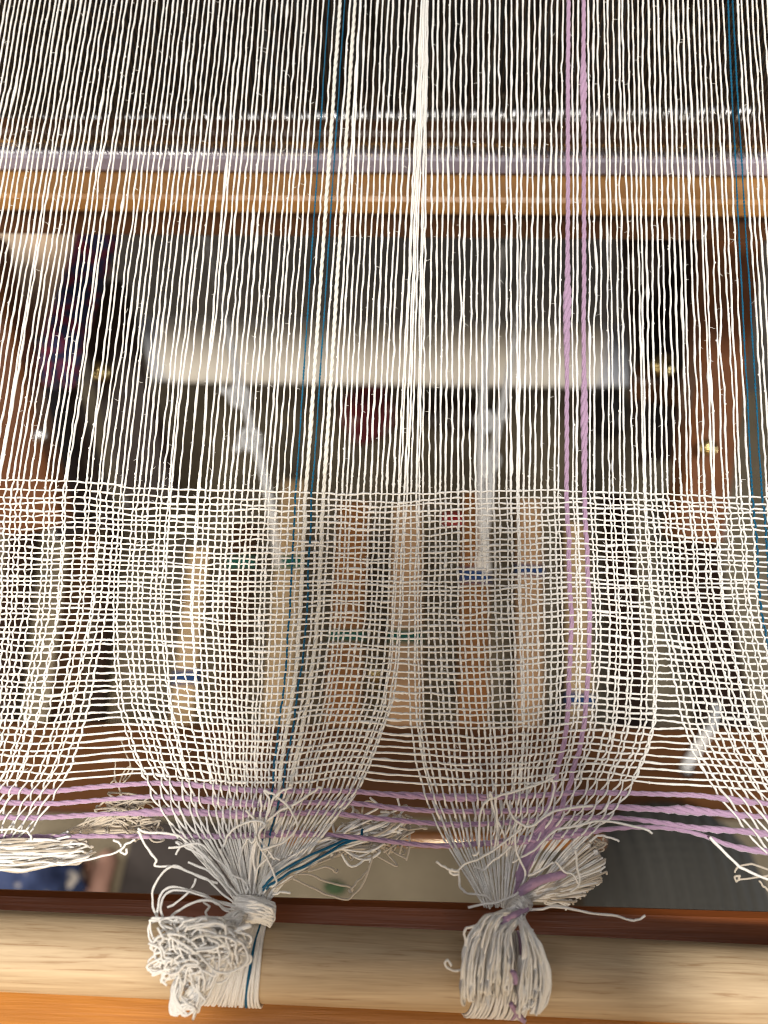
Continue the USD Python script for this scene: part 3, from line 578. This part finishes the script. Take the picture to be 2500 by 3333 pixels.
# the knots: turns of the bundle crossing over itself
def knot(K, cx, cy, w, hgt, tilt, n, seed, hh=7.):
    random.seed(seed); core = trimesh.creation.icosphere(3); ce = near(np.array([cx]), np.array([cy]), np.array([.0015]))[0]
    core.vertices = core.vertices @ np.diag([w / 2 / PX * .78, hgt / 2 / PX * .8, hh / 1000 * .5]); core.vertices = core.vertices @ np.array([RIGHT, UP, BACK]) + ce
    obj('core', core, M_cot[0], K, True)
    for k in range(n):
        f = (k + .5) / n - .5; t = np.linspace(-1.35, 1.35, 9); c_, s_n = math.cos(tilt), math.sin(tilt); pts = []
        rad = math.sqrt(max(.12, 1 - (f * 1.7) ** 2))
        for a in t:
            u = math.sin(a) * w / 2 * (.82 + .25 * rad); v_ = f * hgt + math.cos(a) * -9 + U(-1.5, 1.5); pts.append((cx + u * c_ - v_ * s_n, cy + u * s_n + v_ * c_, 1 + hh * rad * math.cos(a) * 1.05 + U(-.3, .9)))
        strand(pts, K, 'wrap_strand', None, rs * 1.2, n=22, wig=.4)
knot(KB, 824, 2968, 134, 78, .20, 24, 3)
for k in range(10):                                                    # the second turn, seen at the right of the left knot
    strand([(800 + k * 3, 2940 + k * 2, 5), (852 + k * 3, 2945 + k, 7), (886 + U(-3, 3), 2965 + k * 2, 4), (890 + U(-6, 8) - k * 2, 2998 + U(-4, 10), 1), (868 + U(-8, 8), 3010, -2)], KB, 'wrap_strand', None, rs * 1.1, wig=.5)
knot(KC, 1688, 2950, 62, 66, .75, 9, 4, 9.)
for k in range(9):
    strand([(1700 - k * 2, 2925 + k * 4, 8), (1665 - k, 2955 + k * 3, 10), (1625 - U(0, 8), 2985 + k * 2, 9), (1600, 3005 + k * 2, 7)], KC, 'wrap_strand', None, rs * 1.05, wig=.6)
strand([(1715, 2958, 8), (1680, 2975, 12), (1650, 2990, 13), (1622, 3008, 12), (1612, 3020, 9)], KC, 'wrap_strand', M_lilac, rs * 3.0, 'lilac strand crossing the right knot', wig=.3)
strand([(1668, 2985, 9), (1700, 2990, 9), (1735, 3030, 9)], KC, 'wrap_strand', None)

# loose ends over the weave, left knot
random.seed(21)
for l, h0, h1 in [([(830, 970), (850, 850), (870, 700), (900, 590), (950, 490), (1040, 410), (1150, 350), (1240, 290), (1290, 265), (1320, 235), (1338, 240)], 3, 10),
    ([(800, 960), (740, 800), (670, 690), (690, 600), (730, 530), (800, 485), (900, 462), (960, 480), (930, 520)], 3, 9), ([(930, 655), (1010, 630), (1090, 600), (1145, 550), (1175, 490), (1150, 420), (1090, 340), (1010, 275), (950, 255)], 8, 8),
    ([(100, 512), (190, 545), (300, 545), (380, 570), (440, 610), (540, 680), (640, 790), (720, 900), (790, 985)], 9, 3), ([(100, 528), (150, 620), (200, 690), (228, 730), (222, 766), (330, 770), (440, 808), (560, 850), (650, 930), (750, 1010)], 9, 4),
    ([(308, 642), (380, 635), (470, 612), (540, 625), (600, 690), (690, 770), (790, 920)], 8, 3), ([(358, 690), (385, 630), (362, 600), (430, 640), (520, 690), (610, 750), (740, 920)], 7, 3), ([(440, 740), (560, 790), (650, 870), (740, 970)], 7, 4),
    ([(945, 955), (985, 900), (1030, 888), (1020, 800), (980, 720), (935, 660), (905, 590), (895, 560)], 5, 7), ([(1015, 955), (1070, 945), (1130, 948)], 4, 6), ([(840, 970), (800, 830), (790, 720), (815, 620), (850, 585), (880, 600), (900, 480), (860, 420), (830, 388)], 3, 8),
    ([(870, 970), (855, 800), (880, 650), (925, 520), (930, 400), (932, 285)], 3, 8), ([(900, 950), (890, 800), (880, 700), (905, 560), (880, 470), (890, 370)], 3, 7), ([(950, 258), (990, 330), (960, 480), (920, 560), (1000, 690), (1028, 715)], 8, 6),
    ([(1140, 240), (1070, 255), (1010, 320), (985, 400), (950, 490)], 9, 7), ([(860, 960), (820, 860), (740, 820), (700, 740), (650, 650)], 4, 7), ([(880, 960), (910, 780), (1000, 700), (1060, 720)], 4, 6)]:
    strand(cB(l, h0, h1), KB, 'loose_end')
for l, h0, h1 in [([(760, 1030), (640, 1000), (560, 960), (430, 920), (330, 905), (262, 950), (240, 1040), (235, 1130), (300, 1180)], 5, 14), ([(770, 1040), (660, 1010), (560, 975), (440, 935), (345, 925), (285, 960), (258, 1030), (270, 1110), (330, 1160)], 6, 15),
    ([(490, 850), (480, 900), (400, 980), (300, 1045)], 5, 8), ([(640, 880), (520, 840), (430, 800), (370, 768), (300, 785), (225, 880), (195, 1000), (220, 1090), (280, 1170)], 4, 14), ([(780, 1060), (690, 1050), (620, 1010), (530, 995), (430, 1030), (350, 1080), (290, 1150)], 6, 15), ([(600, 1145), (560, 1085), (583, 1040), (545, 1005)], 12, 7),
    ([(720, 1080), (680, 1060), (640, 1015), (560, 990)], 8, 7)]:
    strand(cB(l, h0, h1), KB, 'loop')
# the curly mass that lies over the rod, left knot
random.seed(8)
for k in range(125):
    a0 = U(0, 6.28); cx, cy = U(330, 640), U(1190, 1430); rx, ry = U(70, 230), U(60, 170)
    if k < 26: cx, cy, rx, ry = U(480, 700), U(1200, 1360), U(120, 240), U(50, 130)
    if 26 <= k < 36: cx, cy, rx, ry = U(400, 520), U(1500, 1620), U(60, 110), U(80, 150)
    l = [(800 + U(-30, 40), 1090 + U(-20, 30)), (720 + U(-50, 40), 1140 + U(-30, 50))]; sw = random.choice([-1, 1]); turn = U(1.6, 4.4); ph_ = U(.7, 1.3)
    for q_ in range(7):
        a = a0 + sw * turn * q_ / 6; g_ = 1 + U(-.28, .28); l.append((np.clip(cx + rx * g_ * math.cos(a), 165 + U(0, 50), 860), np.clip(cy + ry * g_ * math.sin(a * ph_), 1110 + U(0, 40), 1790)))
    h = U(13, 24); pts = cB(l, 8, h); pts = [(x, y, min(hh + i * 3, h)) for i, (x, y, hh) in enumerate(pts)]
    strand(pts, KB, 'loop', None if k % 9 else M_thick, rs * 1.0, n=48, wig=.35)
for k in range(22):                                                     # strands sweeping down to the loop at the foot
    l = [(780 + U(-30, 60), 1120 + U(-20, 60)), (640 + U(-60, 140), 1330 + U(-60, 60)), (560 + U(-80, 80), 1500 + U(-50, 50)), (430 + U(-40, 90), 1690 + U(-60, 50)), (350 + U(-20, 60), 1740 + U(-60, 40)), (335 + U(-10, 40), 1620 + U(-50, 60)), (400 + U(-20, 60), 1520 + U(-40, 60))]
    strand([(x, y, h) for (x, y, _h), h in zip(cB(l, 0, 0), (8, 15, 16, 17, 18, 17, 12))], KB, 'loop', None, rs * 1.0, n=44, wig=.5)
# the tail that passes behind the weave to the right, left knot
random.seed(31)
for k in range(46):
    teal = k in (14, 30); f = U(-1, 1); g = U(-1, 1)
    e = (1120 + U(0, 200) if k % 3 else 1300 + U(-40, 40), 2690 + f * 22 + (U(-60, 110) if k % 3 else U(-20, 20)))
    pts = [(845 + U(-14, 22), 2925 + U(-14, 18), U(0, 3)), (900 + f * 12, 2852 + f * 22 + g * 6, U(0, 3)), (1000 + f * 16, 2790 + f * 24 + g * 8, U(-2, 1)), (1085 + f * 10, 2750 + f * 26 + g * 12, U(-6, -2)), (e[0] - 60, e[1] + 28 + U(-15, 15), -6 + U(-2, 2)), (e[0], e[1], U(-9, -5)), (e[0] + U(-30, 30), e[1] + U(-50, 50), U(-9, -5))]
    if teal: pts = [(855, 2898 - 8 * (k == 14), 5), (900, 2868 - 22 * (k == 14), 5.5), (980, 2822 - 22 * (k == 14), 5), (1060, 2782 - 22 * (k == 14), 3), (1125, 2742 - 5 * (k == 14), 0), (1172, 2726, -2), (1180, 2700, -5)]
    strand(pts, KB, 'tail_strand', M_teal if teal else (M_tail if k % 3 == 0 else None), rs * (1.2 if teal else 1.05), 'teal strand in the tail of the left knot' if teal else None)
for k in range(34):                                                      # frayed tips behind the lilac yarns
    x, y = U(1120, 1330), U(2640, 2790); pts = [(x - 40 + U(-20, 20), y + U(-10, 40), -7)]
    for q_ in range(4): pts.append((x + U(-45, 55), y + U(-40, 40), U(-11, -5)))
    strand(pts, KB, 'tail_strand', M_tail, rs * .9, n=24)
for l in ([(1040, 840), (1250, 818), (1400, 875), (1530, 905), (1545, 942), (1525, 930)], [(1150, 850), (1300, 920), (1420, 970), (1520, 985), (1590, 930), (1650, 810), (1680, 700)], [(1250, 800), (1390, 770), (1430, 805), (1450, 790)], [(1540, 930), (1600, 850), (1660, 790)]):
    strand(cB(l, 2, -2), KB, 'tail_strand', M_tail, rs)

# right knot: loose ends
random.seed(41)
for l, h0, h1 in [([(1605, 545), (1540, 515), (1400, 478), (1290, 462), (1180, 470), (1060, 500), (970, 512), (885, 580), (820, 650), (735, 695), (660, 740)], 9, 4), ([(1205, 360), (1100, 372), (950, 392), (860, 445), (780, 497), (700, 470), (645, 400), (620, 310), (632, 262)], 9, 8),
    ([(955, 145), (890, 190), (740, 240), (620, 278), (540, 302), (470, 335), (438, 430), (440, 560), (425, 680), (390, 692)], 9, 6), ([(722, 510), (620, 590), (540, 650), (440, 712), (340, 748), (285, 800), (235, 790), (190, 765), (145, 735)], 8, 9),
    ([(652, 628), (570, 700), (500, 752), (470, 792), (400, 770)], 7, 6), ([(688, 470), (675, 580), (700, 700), (742, 800), (722, 900), (690, 975)], 7, 5), ([(362, 1045), (430, 1030), (560, 1010), (640, 978), (700, 940)], 11, 8),
    ([(1555, 1098), (1510, 1130), (1460, 1130), (1340, 1098), (1200, 1085), (1050, 1052), (900, 1048), (770, 1060)], 10, 5), ([(948, 735), (1000, 790), (1070, 828), (1105, 880)], 7, 5), ([(1080, 655), (1098, 760), (1110, 880), (1050, 940)], 7, 4),
    ([(295, 800), (305, 900), (360, 950), (470, 960), (540, 1010)], 7, 4), ([(765, 832), (830, 810), (935, 738)], 6, 7), ([(920, 160), (942, 240), (905, 370), (830, 470), (780, 495)], 8, 8), ([(540, 300), (550, 420), (555, 520), (540, 640)], 7, 5), ([(470, 340), (520, 300), (505, 265)], 8, 9),
    ([(300, 800), (260, 790), (235, 800), (260, 825), (300, 815)], 9, 8), ([(510, 270), (530, 380), (600, 560), (620, 700)], 6, 4), ([(1380, 600), (1300, 565), (1240, 560), (1180, 600)], 2, -1)]:
    strand(cC(l, h0, h1), KC, 'loose_end')
random.seed(43)
# right knot: the tail that hangs straight over the rod, three lobes
for k in range(100):
    lobe = k % 3; f = U(-1, 1)
    if lobe == 0: l = [(640 + U(-50, 30), 1080 + U(-30, 30)), (520 + f * 60, 1130 + U(-25, 25)), (450 + f * 90, 1280 + U(-30, 30)), (420 + f * 100, 1450), (410 + f * 100, 1600), (420 + f * 95, 1690 + U(-110, 40)), (450 + f * 80, 1500 + U(-200, 60))]
    elif lobe == 1: l = [(680 + U(-40, 40), 1130 + U(-30, 30)), (600 + f * 50, 1220 + U(-30, 30)), (580 + f * 80, 1380), (570 + f * 90, 1520), (565 + f * 85, 1610 + U(-110, 40)), (560 + f * 60, 1430 + U(-160, 60))]
    else: l = [(710 + U(-30, 30), 1110 + U(-30, 20)), (750 + f * 35, 1200), (790 + f * 60, 1340), (800 + f * 90, 1500), (790 + f * 95, 1640), (770 + f * 80, 1730 + U(-110, 50)), (760 + f * 60, 1540 + U(-200, 40))]
    hh = [9, 14, 16.5, 17.5, 17.5, 15, 11] if len(l) == 7 else [9, 14, 17, 17.5, 15.5, 11]
    strand([(x, y, h + U(-1.5, 3)) for (x, y, _h), h in zip(cC(l, 0, 0), hh)], KC, 'tail_loop', None if k % 8 else M_thick, rs * 1.08, n=40)
for k in range(7): strand([(x, y, h) for (x, y, _), h in zip(cC([(720, 1110), (780, 1190 + k * 6), (850 - k * 4, 1300), (905 - k * 9, 1430), (918 - k * 11, 1560), (890 - k * 10, 1680), (840 - k * 10, 1760)], 0, 0), (9, 15, 18, 19, 19, 18, 17))], KC, 'tail_loop', None, rs * 1.08, n=40)
for l in ([(430, 1170), (350, 1180), (335, 1230), (345, 1330), (400, 1400)], [(470, 1230), (400, 1240), (350, 1290), (335, 1400), (350, 1480)], [(380, 1400), (340, 1440), (300, 1470), (240, 1460), (205, 1420), (225, 1405), (250, 1440)], [(420, 1160), (370, 1230), (330, 1330), (340, 1420), (400, 1330), (440, 1250)]): strand(cC(l, 17, 18), KC, 'tail_loop')
strand(cC([(660, 1470), (680, 1520), (678, 1560)], 21, 21), KC, 'tail_loop', M_lilac, rs * 2.2, 'bit of lilac yarn among the white tail')
strand(cC([(650, 1690), (690, 1760), (740, 1810)], 15, 12), KC, 'tail_loop', M_lilac, rs * 2.4, 'lilac yarn end below the rod')
# right knot: the broad brush behind the weave
for k in range(60):
    f = (k + U(0, 1)) / 60; ex, ey = 1000 + 255 * math.sin(f * 2.6) + U(-25, 25), 1035 - f * 420 + U(-15, 15)
    p = [(735 + U(-15, 15), 1000 - f * 40), (800 + (ex - 735) * .25, 985 + (ey - 985) * .28 - f * 15), ((735 + ex) / 2 + 20, (985 + ey) / 2 + U(-10, 10)), (ex, ey), (ex + U(-15, 35), ey + U(-25, 20))]
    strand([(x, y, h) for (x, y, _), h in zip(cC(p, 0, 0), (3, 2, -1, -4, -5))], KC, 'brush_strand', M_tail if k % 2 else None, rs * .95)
for k in range(26):
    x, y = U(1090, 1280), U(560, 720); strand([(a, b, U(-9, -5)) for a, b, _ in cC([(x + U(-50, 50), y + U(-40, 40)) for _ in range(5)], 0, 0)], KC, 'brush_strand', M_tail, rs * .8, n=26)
for k in range(3): strand(cC([(705, 960 - k * 8), (770, 910 - k * 12), (850, 870 - k * 8), (930, 845 - k * 6), (1000 + k * 10, 825 - k * 4)], 8, 3), KC, 'tail_strand', M_lilac, rs * 3.2, 'fluffy lilac strand leaving the right knot', wig=.6)
for k in range(3): strand(cC([(690 + k * 10, 870), (720 + k * 14, 760), (770 + k * 18, 640), (840 + k * 25, 560), (880 + k * 60, 450)], 2, -.5), KC, 'tail_strand', M_lilac, rs * 3., 'fluffy lilac warp end gathered into the right knot', wig=.6)

# the bundle cut by the left edge of the picture
random.seed(51)
KA = thing('knotted_bundle', 'white warp bundle cut by the left edge, its tail lying flat to the right', 'knot', 'knotted warp bundles')
for k in range(62):
    f = U(-1, 1); e = U(150, 280)
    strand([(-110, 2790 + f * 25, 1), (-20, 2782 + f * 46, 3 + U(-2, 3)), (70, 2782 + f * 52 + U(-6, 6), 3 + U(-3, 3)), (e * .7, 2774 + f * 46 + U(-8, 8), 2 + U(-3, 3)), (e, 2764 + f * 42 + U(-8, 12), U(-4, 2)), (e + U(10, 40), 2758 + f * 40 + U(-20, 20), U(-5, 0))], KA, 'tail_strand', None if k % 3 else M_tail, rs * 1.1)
for l in ([(-40, 2708), (0, 2700), (50, 2700), (85, 2706), (99, 2722), (101, 2735)], [(-60, 2812), (40, 2816), (140, 2806), (200, 2815), (245, 2805), (330, 2790), (390, 2768), (410, 2750), (440, 2732)], [(395, 2762), (392, 2775), (410, 2778), (412, 2762)], [(370, 2732), (385, 2742), (395, 2756)], [(-30, 2830), (60, 2830), (80, 2832), (150, 2820), (175, 2812)]):
    strand([(x, y, 6) for x, y in l], KA, 'loose_end')
for k in range(48):
    x, y = U(330, 500), U(2600, 2720); x -= (2720 - y) * -.25 * 0; sx = x; pts = [(230 + U(-20, 60), 2710 + U(-8, 12), -10), (sx - 60, (y + 2700) / 2, -11)]
    if k % 2: pts = []
    for q_ in range(4): pts.append((sx + U(-50, 60), y + U(-30, 30), U(-14, -8)))
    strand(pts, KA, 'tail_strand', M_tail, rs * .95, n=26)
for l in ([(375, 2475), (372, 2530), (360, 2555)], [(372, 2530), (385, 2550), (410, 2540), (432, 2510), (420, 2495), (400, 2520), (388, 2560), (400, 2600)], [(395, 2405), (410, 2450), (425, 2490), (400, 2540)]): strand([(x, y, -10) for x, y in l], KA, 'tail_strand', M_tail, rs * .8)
KD = thing('knotted_bundle', 'frayed white warp ends at the right edge below the lilac yarns', 'knot', 'knotted warp bundles')
for l in ([(2310, 2725), (2350, 2765), (2400, 2815), (2440, 2838), (2500, 2862), (2600, 2890)], [(2392, 2840), (2402, 2822), (2440, 2812), (2500, 2830)], [(2410, 2860), (2396, 2868), (2392, 2852), (2408, 2852), (2412, 2860), (2470, 2855), (2540, 2840)], [(2470, 2868), (2490, 2890), (2530, 2920)]):
    strand([(x, y, 2) for x, y in l], KD, 'loose_end', None if l[0][0] == 2310 else M_tail, rs * (1.3 if l[0][0] == 2310 else .9))

# the phone that takes the picture, behind the lens
pc = ph0
t = thing('phone', 'dark smartphone held over the weaving', 'phone')
obj('shell', cbox(pc, (.0385, .0745, .004), [RIGHT, UP, BACK], .003), M_phone, t)
obj('screen', cbox(pc + BACK * .0042, (.036, .072, .0004), [RIGHT, UP, BACK], .0002), M_black, t)
